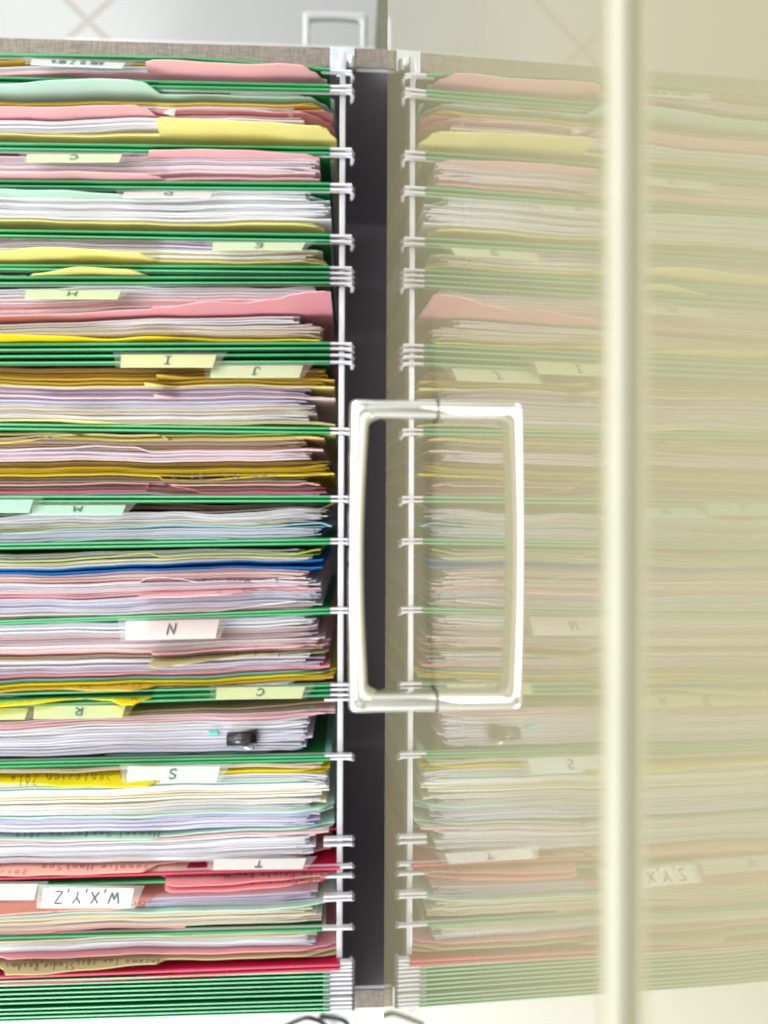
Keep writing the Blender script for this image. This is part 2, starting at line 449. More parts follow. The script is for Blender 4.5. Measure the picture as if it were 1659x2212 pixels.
def strokes(txt, gap=0.45, rndm=0.05):
    """list of polylines with x in 0..total, plus total width"""
    out = []; x = 0
    for ch in txt:
        if ch == ' ': x += 0.9; continue
        if ch == ',': wd = 0.4
        elif ch in 'mwWM': wd = 1.1
        elif ch in 'il1I,': wd = 0.5
        else: wd = 0.8
        for pl in FONT.get(ch, []):
            fine = []
            for (a, b), (c, d) in zip(pl, pl[1:]):
                for k in range(3): fine.append((a+(c-a)*k/3, b+(d-b)*k/3))
            fine.append(pl[-1])
            jx, jy = random.uniform(-rndm, rndm), random.uniform(-rndm, rndm)
            out.append([(x+wd*(u+jx), v+jy) for u, v in fine])
        x += wd+gap
    return out, x-gap

# ------------------------------------------------------------------ the cabinet
cab = empty('filing_cabinet', (20, 0, -70), 'tall glossy khaki filing cabinet front mirroring the open file drawer beside it', 'filing cabinet')
S_BOT = at_front(833, 1106).dot(MUP)
S_TOP = at_front(1309, 1106).dot(MUP)
WID = 62
def fbox(s0, s1, y0, y1, d0, d1):
    mb = MB(); mb.box(s0, s1, y0, y1, d0, d1, LACQ, fn=fp); return mb
dfront = fbox(S_BOT, S_TOP, -WID, WID, -1.9, 0).build('drawer_front', cab, bevel=0.10)
up0 = S_TOP+0.17
fbox(up0, up0+34, -WID, WID, -2.2, -0.24).build('upper_drawer_front', cab, bevel=0.05)
LITEDGE = mat('lit_edge_cream', (0.52, 0.52, 0.43), rough=0.35, var=0.02)
fm = MB(); fm.box(S_TOP+0.005, S_TOP+0.045, -WID, WID, -0.20, -0.03, LITEDGE, fn=fp); fm.build('lit_top_edge', dfront, bevel=0.015)  # pale strip: light caught by the front's top edge, put into its colour
mb = MB()
mb.box(2.6, 45, -WID, WID, 6.5, 75, OLIVE); mb.build('carcass', cab)
mb = MB(); mb.box(1.55, 45, 26.4, WID, -69.8, 6.4, OLIVE); mb.build('carcass_side', cab)
mb = MB(); mb.box(4.2, 45, -WID, -27.6, -69.8, 6.4, OLIVE); mb.build('carcass_side', cab)

# bow handle of the closed drawer front
def bow(s, y0, y1, out, hs, tleg, tmid, material, ro=0.16, ri=0.28, fn=fp, e=0.52, tilt=0.0):
    """flat-faced bow handle: the section spans from an outer to an inner outline; y0<y1 are the outer faces of the legs"""
    def outline(a, b, h, r, bulge):
        P = [(b, 0.0), (b, (h-r)*0.33), (b, (h-r)*0.66)]
        for k in range(9):
            an = math.pi/2*k/8; P.append((b-r+r*math.cos(an), h-r+r*math.sin(an)))
        for k in range(1, 14):
            t = k/14; P.append((b-r+(a+r-b+r)*t, h-bulge*math.sin(math.pi*t)))
        for k in range(9):
            an = math.pi/2+math.pi/2*k/8; P.append((a+r+r*math.cos(an), h-r+r*math.sin(an)))
        return P+[(a, (h-r)*0.66), (a, (h-r)*0.33), (a, 0.0)]
    O = outline(y0, y1, out, ro, -0.03); I = outline(y0+tleg, y1-tleg, out-tmid-0.12, ri, -0.12)
    mb = MB(); i = mb.m(material); SEG = 28; L = len(O)
    for (oy, od), (iy, idd) in zip(O, I):
        cy, cdd = (oy+iy)/2, (od+idd)/2
        for j in range(SEG):
            an = 2*math.pi*j/SEG; c, sn = math.cos(an), math.sin(an)
            u = math.copysign(abs(c)**e, c)*hs/2; v = math.copysign(abs(sn)**e, sn)
            mb.v.append(fn(s+u, cy+(oy-iy)/2*v, cdd+(od-idd)/2*v))
    for k in range(L-1):
        for j in range(SEG):
            a0 = k*SEG+j; a1 = k*SEG+(j+1) % SEG
            mb.quad(a0, a1, a1+SEG, a0+SEG, i)
    return mb
pt = at_front(938, 872); pb = at_front(944, 1538)
hs_ = (pt.dot(MUP)+pb.dot(MUP))/2
hm = bow(hs_, pb.y, pt.y, 2.32, 0.85, 0.50, 0.36, CHROME)
hnd = hm.build('handle', dfront, smooth=True)
for yc in (pb.y+0.25, pt.y-0.25):
    fm = MB(); fm.box(hs_-0.45, hs_+0.45, yc-0.285, yc+0.285, 0.003, 0.03, mat('rubber_gasket', (0.02, 0.02, 0.018), rough=0.6), fn=fp)
    fm.build('foot_gasket', dfront, bevel=0.01)

# ------------------------------------------------------------------ the open drawer
drw = empty('open_drawer', (-14, 0, -26), 'open drawer with grey linen sides holding rails full of hanging folders', 'drawer')
ZS = -2.3
yo = at(400, 92.5, ZS).y; yi = at(800, 147, ZS).y
yo2 = at(800, 2178, ZS).y; yi2 = at(800, 2138, ZS).y
mb = MB(); mb.box(-35, 14, yi, yo, -25.5, ZS, LINEN); mb.build('side_panel', drw, bevel=0.06)
mb = MB(); mb.box(-35, 14, yo2, yi2, -25.5, ZS, LINEN); mb.build('side_panel', drw, bevel=0.06)
mb = MB(); mb.box(-35, 14, yo2+.02, yo-.02, -26.6, -25.6, DARK); mb.build('drawer_floor', drw)
mb = MB(); mb.box(12.8, 13.8, yi2+.02, yi-.02, -25.5, 0.2, DARK); mb.build('back_panel', drw)
mb = MB(); mb.box(-34.5, 12.7, yi-0.2, yi-0.01, -25.5, ZS-0.06, DARK); mb.build('side_lining', drw)
mb = MB(); mb.box(-34.5, 12.7, yi2+0.01, yi2+0.2, -25.5, ZS-0.06, DARK); mb.build('side_lining', drw)
RX = at(737, 1106, -0.35).x
for rx in (RX, RX-31.3):
    mb = MB(); mb.box(rx-0.16, rx+0.16, yi2+0.3, yi-0.3, -1.5, -0.35, RAIL)
    rail = mb.build('rail', drw, bevel=0.05)
for sgn, yy in ((1, yi), (-1, yi2)):
    for rx in (RX, RX-31.3):
        mb = MB()
        cx = rx-0.05
        z = ZS+0.02
        yA, yB = (yy-0.05, yy+1.12) if sgn > 0 else (yy-1.22, yy+0.05)
        mb.box(cx-0.70, cx+0.70, yA, yB, z, z+0.07, ZINC)
        ys = yy-sgn*0.05
        mb.box(cx-0.70, cx-0.32, min(ys, ys-sgn*0.08), max(ys, ys-sgn*0.08), -2.9, z+0.07, ZINC)
        mb.box(cx+0.32, cx+0.70, min(ys, ys-sgn*0.08), max(ys, ys-sgn*0.08), -2.9, z+0.07, ZINC)
        mb.box(cx-0.32, cx+0.32, min(ys, ys-sgn*0.9), max(ys, ys-sgn*0.9), -1.9, -1.55, ZINC)
        mb.tube([(cx+0.5, ys-sgn*0.1, -1.1), (cx+0.5, ys-sgn*0.75, -1.1), (cx+0.5, ys-sgn*0.8, -1.1)], [0.26, 0.26, 0.12], ZINC, 14)
        mb.build('rail_bracket', drw, bevel=0.02)

# ------------------------------------------------------------------ hanging folders
def rod_mesh(mb, py, xe=765, pl=None, stub=False):
    """steel strip with hooks over both rails; py measured beside the rail"""
    P = at(740, py, 0.2); Y = P.y
    xr = at(xe-5, py, 0.0).x
    xl = RX-31.3-(xr-RX)
    hw = 0.055
    yl = at(0, pl[0][1], 0.0).y if pl else Y
    x0_ = at(0, 1106, 0).x; x1_ = at(740, 1106, 0).x
    g = sorted(set([xl, xr]+[at(p, 1106, 0).x for p in range(-400, 760, 40)]))
    if stub: xl = at(702, 1106, 0).x; g = [xl, xr]
    i = mb.m(ROD); n0 = len(mb.v)
    def yat(x):
        p = (x-x0_)/(x1_-x0_)*740
        if not pl or p > 735: return Y
        return at(p, interp(pl, p, False), 0.2).y
    for x in g:
        y = yat(x)
        mb.v += [Vector((x, y-hw, -0.22)), Vector((x, y+hw, -0.22)), Vector((x, y+hw, 0.16)), Vector((x, y-hw, 0.16))]
    for k in range(len(g)-1):
        a = n0+4*k
        for j in range(4): mb.quad(a+j, a+(j+1) % 4, a+4+(j+1) % 4, a+4+j, i)
    mb.f.append((n0+3, n0+2, n0+1, n0)); mb.mi.append(i)
    a = n0+4*(len(g)-1); mb.f.append((a, a+1, a+2, a+3)); mb.mi.append(i)
    if pl: YL = yat(xl)
    else: YL = Y
    for sx, e in ((1, xr), (-1, xl))[:1 if stub else 2]:
        Y = Y if sx > 0 else YL
        n = 5
        pts = [(e-sx*0.38, Y-0.02, -0.02), (e-sx*0.2, Y-0.04, -0.02), (e-sx*0.02, Y-0.07, -0.05), (e+sx*0.06, Y-0.13, -0.18), (e+sx*0.02, Y-0.2, -0.5), (e-sx*0.04, Y-0.2, -0.8)]
        mb.tube(pts, [0.07, 0.085, 0.105, 0.115, 0.11, 0.06], ROD, 8)
    return P.y

def text_on(mb, txt, pxr, pxl, pyn, pyf, yfun, ink, wd=0.055, shear=0.15):
    st, tot = strokes(txt)
    for pl in st:
        pts = []
        for (u, v) in pl:
            uu = (u+shear*v)/tot
            px = pxr+(pxl-pxr)*uu; py = pyn+(pyf-pyn)*v
            pts.append(yfun(px, py))
        mb.ribbon(pts, wd, Vector((0, 1, 0)) if abs(pts[0].y) > 4 else Vector((0, 0, 1)), ink)

def index_tab(parent, pxl, pxr, ptop, pbot, card, txt, ink, slant=10, zt=0.5, zz=1.35, tilt=0, lpos=0.5, lw=None, label=None, cardcut=1.0, face=None):
    """clear plastic tab, leaning so that its card faces up; the lettering stands head-down in the photo"""
    # corners: attach edge (upper in photo) at height zt, free edge (lower) at zz
    A = at(pxl, ptop, zt); B = at(pxr, ptop+tilt, zt); D = at(pxl-slant*0.2, pbot, zz); E = at(pxr-slant*0.9, pbot+tilt, zz)
    N = (B-A).cross(D-A).normalized()
    if N.z < 0: N = -N
    def q(u, v, off): # u left->right 0..1, v attach->free 0..1
        p = (A*(1-u)+B*u)*(1-v) + (D*(1-u)+E*u)*v
        return p+N*off
    def slab(mb, u0, u1, v0, v1, o0, o1, material, s=(0, 0)):
        i = mb.m(material); n = len(mb.v)
        for o in (o0, o1):
            mb.v += [q(u0, v0, o), q(u1, v0, o), q(u1+s[1], v1, o), q(u0+s[0], v1, o)]
        for f in ((0, 3, 2, 1), (4, 5, 6, 7), (0, 1, 5, 4), (1, 2, 6, 5), (2, 3, 7, 6), (3, 0, 4, 7)):
            mb.quad(*[n+k for k in f], i)
    e = 14.0/(pxr-pxl)
    mb = MB(); slab(mb, -e*1.2, 1+e*1.6, -0.08, 1.02, 0.02, 0.05, PLASTIC, s=(e*0.5, -e*0.9))
    pt = mb.build('index_tab', parent)
    mb = MB()
    i = mb.m(card)
    # perforated card: tiny teeth along both long edges
    nt = 44; n = len(mb.v)
    cols = []
    for k in range(nt+1):
        u = k/nt; t = 0.02 if k % 2 else 0.0
        cols.append((u, 0.03+t, 0.97-t))
    for o in (-0.035, 0.0):
        for u, v0, v1 in cols: mb.v += [q(u, v0, o), q(u, v1, o)]
    m_ = 2*(nt+1)
    for k in range(nt):
        a = n+m_+2*k; mb.quad(a, a+2, a+3, a+1, i)
        a = n+2*k; mb.quad(a, a+1, a+3, a+2, i)
        mb.quad(n+2*k, n+2*k+2, n+m_+2*k+2, n+m_+2*k, i); mb.quad(n+2*k+1, n+m_+2*k+1, n+m_+2*k+3, n+2*k+3, i)
    if txt:
        st, tot = strokes(txt, gap=0.35, rndm=0.02)
        wid = lw or (0.055*tot if len(txt) == 1 else 0.55)
        if len(txt) == 1: wid = 0.085
        for pl in st:
            pts = []
            for (u, v) in pl:
                uu = lpos+wid/2-wid*(u/tot)
                pts.append(q(uu, 0.22+0.56*v*cardcut, 0.058))
            mb.ribbon(pts, 0.075, N, ink)
    mb.build('label_card', pt)
    return pt

def hanging(label, py_back, py_front, col='green', xr=712, back=None, front=None, drop=(0, 0), wide=False):
    """py measured at px 740 (the rods); back/front: optional [(px,py)] for the fold line"""
    card, edge = (GREEN, GREENGLINT) if col == 'green' else (CRIM, CRIMGLINT)
    if wide: card, edge = GREENDEEP, GREENLIT
    Yr = at(740, (py_back+py_front)/2.0, 0).y
    root = empty('hanging_folder', (-17, Yr, -22), label, 'hanging folder', 'hanging folders on the drawer rails')
    for py, pl in ((py_back, back), (py_front, front)):
        if py is None: continue
        mb = MB(); Y = rod_mesh(mb, py, pl=pl, stub=wide or drop[0 if py == py_back else 1] > 1); mb.build('rod', root)
        mb = MB(); i = mb.m(card); ie = mb.m(edge)
        g = px_grid(xr, None, 20); n0 = len(mb.v)
        sgn = 1
        for p in g:
            P = at(p, py, 0.2)
            y = Y
            if pl is not None:
                y = at(p, interp(pl, p, False), 0.2).y if p < 735 else Y
            dz = drop[0 if py == py_back else 1]
            e_ = 0.046 if wide else 0.034
            ts = [(-0.05, ZB), (-0.05, 0.02), (-0.085, 0.06), (-0.09, 0.17), (-e_, 0.232), (e_, 0.235), (0.09, 0.17), (0.085, 0.06), (0.05, -0.9), (0.0, ZB)]
            ts = [(a_*(0.55 if wide else 1), b_-(dz if b_ > -5 else 0)) for a_, b_ in ts]
            if py == py_front: ts = [(-a, b) for a, b in ts][::-1]
            mb.v += [Vector((P.x, y+a, b)) for a, b in ts]
        K = 10
        for k in range(len(g)-1):
            for j in range(K-1):
                a = n0+k*K+j
                mb.quad(a, a+K, a+K+1, a+1, ie if j == 4 else i)  # crest strip takes the painted highlight colour
        n = n0+(len(g)-1)*K
        mb.f.append(tuple(n+j for j in range(K))); mb.mi.append(i)
        mb.build('back_panel' if py == py_back else 'front_panel', root)
    return root

def card_mat(n):
    return mat('card_'+n, srgb({'cream': (.88, .90, .74), 'pale': (.88, .88, .88), 'pinkc': (.93, .86, .88), 'mintc': (.76, .92, .87), 'yellowc': (.91, .91, .68), 'white': (.91, .91, .92)}[n]), rough=0.6, spec=0.3, var=0.02)

HF = []
hf = hanging('green hanging folder at the very top end of the drawer, against the linen side', 152, 183, back=[(0, 117), (400, 125), (740, 151)], front=[(0, 168), (740, 185)])
index_tab(hf, 68, 272, 127, 139, card_mat('pale'), 'AAK DOZ NFA', INK, lw=0.55, tilt=8, zt=0.5, zz=1.0)
hanging('green hanging folder holding the wide mint folder and the broad pale yellow folder', 194, 320, back=[(0, 180), (740, 194)], front=[(0, 310), (740, 320)])
hf = hanging('green hanging folder with the cream card marked C', 331, 397, back=[(0, 321), (740, 331)], front=[(0, 391), (740, 397)])
index_tab(hf, 58, 265, 332, 350, card_mat('cream'), 'C', INK, zt=0.5, zz=1.1)
hf = hanging('green hanging folder with the pale card marked D and a row of tab slots', 408, 508, back=[(0, 402), (740, 408)], front=[(0, 498), (740, 508)])
index_tab(hf, 268, 462, 414, 426, card_mat('pinkc'), 'D', INKG, zt=0.5, zz=1.0)
hf = hanging('green hanging folder with the pale card marked E near its right end', 520, 577, back=[(0, 509), (740, 520)], front=[(0, 573), (740, 577)])
index_tab(hf, 460, 660, 523, 540, card_mat('cream'), 'E', INKG, zt=0.5, zz=1.1)
hanging('slim green hanging folder holding one low yellow folder, just above the H tab', 589, 600, back=[(0, 581), (740, 589)], front=[(0, 599), (740, 600)])
hf = hanging('green hanging folder with the cream card marked H', 611, 741, back=[(0, 612), (740, 611)], front=[(0, 744), (740, 741)])
index_tab(hf, 56, 262, 626, 645, card_mat('cream'), 'H', INKG, zt=0.5, zz=1.15, tilt=1)
hf = hanging('empty green hanging folder with the yellowish card marked I', 752, 766, back=[(0, 756), (740, 752)], front=[(0, 770), (740, 766)])
index_tab(hf, 262, 468, 765, 794, card_mat('yellowc'), 'I', INK, zt=0.5, zz=1.3)
hf = hanging('green hanging folder with the pale card marked J, full of gold and lavender papers', 781, 926, back=[(0, 784), (740, 781)], front=[(0, 917), (740, 926)])
index_tab(hf, 456, 655, 788, 816, card_mat('cream'), 'J', INKG, zt=0.5, zz=1.3)
hanging('green hanging folder without a card, full of gold and brown folders above the M card', 935, 1073, back=[(0, 926), (740, 935)], front=[(0, 1073), (740, 1073)])
hf = hanging('green hanging folder with the mint card marked M', 1082, 1165, back=[(0, 1083), (740, 1082)], front=[(0, 1176), (740, 1165)])
index_tab(hf, 70, 272, 1090, 1112, card_mat('mintc'), 'M', INKG, zt=0.5, zz=1.35)
index_tab(hf, -130, 72, 1078, 1108, card_mat('mintc'), 'L', INKG, zt=0.5, zz=1.35)
hanging('green hanging folder holding the blue folder, just below the light blue sheet', 1173, 1315, back=[(0, 1184), (740, 1173)], front=[(0, 1342), (400, 1328), (740, 1315)])
hf = hanging('green hanging folder with the pinkish card marked N, stuffed with pink and lavender papers', 1323, 1480, back=[(0, 1347), (400, 1333), (740, 1323)], front=[(0, 1500), (740, 1480)])
index_tab(hf, 272, 474, 1340, 1384, card_mat('pinkc'), 'N', INK, zt=0.5, zz=1.35, tilt=-4)
hf = hanging('nearly empty green hanging folder with the yellow card half hidden by the cream folder', 1490, 1502, back=[(0, 1514), (740, 1490)], front=[(0, 1525), (740, 1501)])
index_tab(hf, 468, 660, 1484, 1511, card_mat('yellowc'), 'C', INKG, zt=0.3, zz=0.9, tilt=-2)
hf = hanging('green hanging folder with the pale yellow card marked R and a binder clip inside', 1512, 1633, back=[(0, 1532), (740, 1512)], front=[(0, 1648), (740, 1633)], xr=700, drop=(1.6, 0))
index_tab(hf, 74, 272, 1524, 1553, card_mat('yellowc'), 'R', INKG, zt=0.5, zz=1.2, tilt=-2)
index_tab(hf, -130, 62, 1530, 1556, card_mat('yellowc'), '', INKG, zt=0.5, zz=1.2, tilt=-2)
hf = hanging('green hanging folder with the white card marked S beside yellow handwriting', 1640, 1814, back=[(0, 1656), (740, 1640)], front=[(0, 1848), (740, 1814)], drop=(0, 1.6))
index_tab(hf, 276, 476, 1654, 1692, card_mat('white'), 'S', INK, zt=0.5, zz=1.2, tilt=0)
hf = hanging('crimson hanging folder with the pink card marked T', 1826, 1874, col='crimson', xr=734, back=[(0, 1862), (740, 1826)], front=[(0, 1898), (740, 1876)], drop=(2.2, 0))
index_tab(hf, 462, 662, 1855, 1880, card_mat('pinkc'), 'T', INK, zt=0.5, zz=0.9, tilt=-2)
hf = hanging('green hanging folder with the pink card marked W, X, Y, Z', 1895, 1937, back=[(0, 1914), (740, 1895)], front=[(0, 1975), (740, 1937)], xr=690, drop=(0, 1.8))
index_tab(hf, 92, 290, 1916, 1962, card_mat('pinkc'), 'W,X,Y,Z', INK, zt=1.3, zz=2.0, lw=0.72, tilt=1)
index_tab(hf, -120, 82, 1908, 1945, card_mat('pinkc'), 'U,V', INK, zt=1.3, zz=2.0, lw=0.4)
hanging('green hanging folder between the cream papers and the crimson folder near the bottom', 1945, 2008, back=[(0, 1985), (740, 1945)], front=[(0, 2026), (740, 2008)], xr=695, drop=(2.2, 0))
hanging('crimson hanging folder lying just before the empty green ones', 2082, 2090, col='crimson', xr=734, back=[(0, 2112), (740, 2084)], front=[(0, 2126), (740, 2093)])
ends = ['outermost empty green hanging folder, last one before the bottom linen side','first empty green hanging folder after the crimson one', 'second empty green hanging folder after the crimson one',
        'third empty green hanging folder after the crimson one', 'fourth empty green hanging folder after the crimson one']
ends = ends[1:]+ends[:1]
yy = [2098, 2107, 2116, 2126, 2136, 2146, 2159, 2168, 2177, 2184]
for k in range(5):
    hf = hanging(ends[k], yy[2*k], yy[2*k+1], back=[(0, yy[2*k]+22), (740, yy[2*k])], front=[(0, yy[2*k+1]+22), (740, yy[2*k+1])], wide=True)

# ------------------------------------------------------------------ file folders: (label, colour, base line, right end, rise/drop profile, writing)
def folder(label, col, base, xr, prof=None, z0=-0.12, writing=None, rnd=0.0, wv=1.0, ink=INK, second=True, t=0.05):
    mb = MB()
    add_sheet(mb, base, xr, paper(col), z0=z0, prof=prof, rnd=rnd, wv=wv, t=t, step=12)
    side = 1 if base[0][1] < 1106 else -1
    if second:
        add_sheet(mb, base, xr-3, paper(col), z0=z0-0.25, dy=side*0.07, rnd=0.5, wv=wv, t=0.04, step=24)
    o = at(0, base[0][1], z0); o.x = -17; o.z = ZB
    ob = mb.build('file_folder', origin=o)
    tag(ob, label, 'file folder', 'file folders inside the hanging folders')
    if writing:
        mb = MB()
        def yf(px, py):
            by = interp(base, px, False)
            P = at(px, by, z0)
            off = by-1106
            Y = P.y+wave(P.x, P.y)*wv
            if abs(off) < 170:
                p = at(px, py, z0+0.05); return p
            Y += (t/2+0.012)*(-1 if off < 0 else 1)
            return at_y(px, py, Y)
        for (txt, a, b, c, d, *rest) in writing:
            text_on(mb, txt, a, b, c, d, yf, rest[0] if rest else ink, wd=0.042)
        mb.build('handwriting', ob)
    return ob

def stack(label, cols, yL0, yL1, yR0, yR1, n, xr, jit=18, z0=-0.22, zj=0.13, wv=1.0, mid=None):
    loose = 'gold' in cols or 'brown' in cols
    if loose: zj = 0.3
    t = min(0.09, (0.6 if loose else 1)* 0.72*abs((yL1-yL0)+(yR1-yR0))/2/n/40.0)
    mb = MB(); so = random.uniform(0, 6)
    for k in range(n):
        f = (k+0.5)/n + random.uniform(-0.36, 0.36)/n
        a = yL0+(yL1-yL0)*f; b = yR0+(yR1-yR0)*f
        base = [(0, a), (660, b), (740, b+(b-a)*0.12)]
        if mid: base = [(0, a), (mid[0], mid[1]+(mid[2]-mid[1])*f), (660, b)]
        c = random.choice(cols) if not isinstance(cols, dict) else None
        xe = xr+random.uniform(-jit, jit*0.35)+(10 if k % 4 == 0 else 0)
        z = z0+random.uniform(-zj, zj)*0.6+zj*math.sin(k*1.3+so)*0.5
        add_sheet(mb, base, min(xe, 724), paper(c), z0=z, t=t*random.uniform(0.6, 1.15), wv=wv*random.uniform(0.6, 1.4), step=26, rnd=random.choice((0, 0, 0.15)), fan=random.gauss(0, 0.07))
    o = at(0, (yL0+yL1)/2, z0); o.x = -17; o.z = ZB
    ob = mb.build('paper_stack', origin=o)
    tag(ob, label, 'papers', 'stacks of papers in the file drawer')
    return ob

W = ['white', 'white2', 'white']
# --- top folder
folder('tan gold file folder showing just under the topmost card', 'gold', [(0, 130), (700, 152)], 330, z0=-0.1)
folder('pink file folder with a wide right tab at the top end of the drawer', 'pink', [(0, 155), (640, 163), (740, 168)], 706, [(0, 0), (318, 0), (326, -23), (345, -27), (600, -25), (655, -22), (680, -8), (700, 8)])
stack('few white sheets between the two topmost pink folders', W+['pinkw'], 143, 155, 147, 158, 4, 645, jit=12)
folder('plain pink file folder edge just above the first green fold', 'pink', [(0, 158), (640, 161), (740, 165)], 700, [(0, 0), (640, 0), (672, 3), (700, 10)])
# --- second
stack('thin lavender sheets to the right behind the mint tab', ['lav', 'lav2', 'white'], 181, 200, 181, 201, 5, 650, jit=14)
folder('mint green file folder with a broad wavy left tab', 'mint', [(0, 205), (640, 207), (740, 210)], 725, [(0, -24), (150, -30), (290, -31), (322, -26), (352, 0), (640, 0), (668, 2), (700, 18), (718, 38), (725, 54)])
folder('olive gold file folder edge under the mint folder', 'gold', [(0, 222), (400, 227), (740, 225)], 700, [(0, 0), (650, -1), (680, 2), (700, 12)])
stack('two white sheets between the gold edge and the pink folders', W, 228, 236, 230, 236, 3, 636, jit=5)
folder('pink file folder with its tab at the left above the yellow folder', 'pink', [(0, 249), (700, 246)], 650, [(0, -19), (300, -17), (322, -10), (340, 6)])
folder('dusty pink file folder whose right corner rounds down to the rail', 'pink2', [(0, 251), (380, 238), (740, 240)], 722, [(0, 0), (650, 0), (680, 9), (710, 26), (722, 42)])
stack('white sheets at the left behind the broad pale yellow tab', W+['pinkw'], 259, 286, 257, 268, 6, 650, jit=8)
folder('pale yellow file folder with the largest right tab near the top', 'yellow', [(0, 289), (740, 300)], 727, [(0, 0), (344, 0), (354, -31), (366, -35), (690, -29), (706, -24), (718, -10), (727, -2)])
# --- C
folder('pink file folder with a low right tab just behind the C card', 'pink', [(0, 340), (740, 342)], 690, [(0, 0), (318, 0), (332, -14), (500, -16), (660, -8), (690, -2)])
stack('white papers fanned at their right end under the C card', ['white', 'white2', 'pinkw', 'lav'], 337, 372, 336, 378, 13, 682, jit=34)
folder('curved white cover sheet reaching to the rail beside the C papers', 'white2', [(0, 345), (640, 342), (740, 345)], 722, second=False, z0=-1.2)
folder('pink file folder with its tab at the left above the D card', 'pink', [(0, 388), (740, 388)], 690, [(0, -14), (200, -17), (320, -15), (345, -8), (362, 0)])
# --- D
folder('mint file folder tab peeking above the white D papers', 'mint', [(0, 425), (740, 430)], 705, [(0, -13), (150, -14), (240, -8), (370, 0), (655, 0), (690, 16), (705, 26)])
stack('bright white paper block ending short of the others under the D card', ['white'], 424, 434, 415, 434, 5, 660, jit=2, z0=-0.1, zj=.08)
stack('thick pile of white paper beneath the D card', W, 436, 472, 438, 476, 13, 704, jit=18)
folder('yellow file folder edge closing the D papers', 'yellow', [(0, 478), (740, 488)], 700, [(0, 0), (640, 0), (680, 2), (700, 10)])
# --- E
stack('lavender grey sheets to the left of the E card', ['lav', 'mauve', 'lav2'], 517, 530, 524, 534, 5, 640, jit=40)
stack('cream and white sheets below the E card', ['cream', 'white', 'cream'], 532, 556, 540, 560, 8, 680, jit=20)
folder('yellow file folder with a wavy left tab below the E card', 'yellow', [(0, 561), (740, 566)], 706, [(0, -16), (110, -22), (310, -17), (346, 0), (640, 0), (680, 5), (706, 9)])
# --- yellow hump
folder('yellow file folder showing only a low rounded hump between green folds', 'yellow', [(0, 603), (740, 598)], 520, [(0, 2), (50, 0), (90, -10), (190, -19), (290, -17), (348, 2)], z0=-0.5)
folder('cream sheet corner at the far left beside the yellow hump', 'cream', [(0, 594), (740, 600)], 56, second=False)
# --- H
stack('white sheets just below the H card', W+['pinkw'], 622, 652, 618, 640, 10, 680, jit=12)
stack('pinkish sheets in the middle of the H folder', ['pinkw', 'pink', 'white2', 'pinkw'], 652, 682, 640, 662, 10, 640, jit=40)
folder('long pink file folder swelling up at its right end below the H papers', 'pink2', [(0, 690), (500, 676), (740, 668)], 718, [(0, -8), (330, -8), (345, -12), (470, -24), (540, -20), (600, -26), (650, -36), (690, -41), (718, -36)])
stack('white paper block with a square right end under the pink swelling folder', ['white'], 700, 712, 680, 694, 5, 636, jit=3, z0=-0.1, zj=.08)
stack('cream sheets low in the H folder', ['cream', 'white', 'beige', 'white2'], 712, 724, 700, 728, 9, 690, jit=24)
folder('small gold corner peeking by the rail above the cream sheets', 'gold', [(0, 716), (740, 708)], 700, second=False, z0=-1.0)
folder('bright yellow file folder just above the stacked green folds', 'bright', [(0, 736), (740, 736)], 700, [(0, -15), (120, -11), (260, -4), (330, -6), (430, 0), (690, -3), (700, 3)])
# --- J
stack('gold and brown folders directly under the J card', ['gold', 'brown', 'gold', 'tan'], 793, 822, 796, 818, 12, 704, jit=22, z0=-0.5)
folder('gold file folder with a thin tab under the J card', 'gold', [(0, 818), (740, 820)], 722, [(0, 0), (340, 0), (352, -9), (450, 0)])
stack('brown and gold sheets beneath the thin gold tab', ['brown', 'gold', 'tan', 'brown'], 820, 834, 820, 834, 7, 700, jit=18)
folder('yellow file folder tab edge below the J card', 'yellow', [(0, 834), (740, 835)], 722, [(0, 0), (312, 0), (325, -7), (390, 0)])
stack('lavender and rosy brown sheets in the J folder', ['mauve', 'lav', 'beige', 'mauve'], 836, 856, 838, 856, 10, 670, jit=14)
folder('pink file folder edge with a tiny white torn tab in the J folder', 'pinkw', [(0, 857), (740, 860)], 724, [(0, 0), (335, 0), (345, -7), (390, 0)])
stack('purple tinted sheets halfway down the J folder', ['lav2', 'lav', 'mauve', 'white2'], 859, 880, 862, 880, 10, 668, jit=24)
stack('ivory white sheets near the bottom of the J folder', ['white', 'cream', 'beige', 'white'], 881, 910, 880, 914, 14, 672, jit=8)
folder('pale yellow file folder edge closing the J papers', 'yellow', [(0, 911), (740, 918)], 724, [(0, 0), (100, -2), (180, -5), (300, 0)])
# --- K
folder('thin olive file folder edge just under the plain green folds', 'olive', [(0, 940), (740, 940)], 724)
folder('yellow file folder tab with faint numbers at the far left, halfway up the drawer', 'bright', [(0, 948), (740, 948)], 690, [(0, 9), (60, 6), (105, 0)], writing=[('2011', 112, 55, 943, 951)])
folder('pale orange file folder with a long low tab', 'peach', [(0, 948), (740, 950)], 700, [(0, 0), (100, -4), (240, -11), (340, -11), (372, 0)])
stack('beige and brown sheets under the pale orange tab', ['beige', 'tan', 'brown', 'cream', 'beige'], 950, 966, 950, 970, 9, 650, jit=8)
folder('whitish pink tab edge in the middle of the beige sheets', 'pinkw', [(0, 973), (740, 975)], 698, [(0, 0), (150, -3), (220, -9), (290, -9), (330, 0)])
stack('lavender and pinkish sheets below the whitish pink tab', ['pinkw', 'lav', 'mauve', 'white', 'lav'], 974, 998, 976, 994, 13, 660, jit=14)
stack('golden folders fanned beside the chrome handle', ['gold', 'bright', 'brown', 'gold'], 1000, 1030, 997, 1026, 14, 708, jit=22)
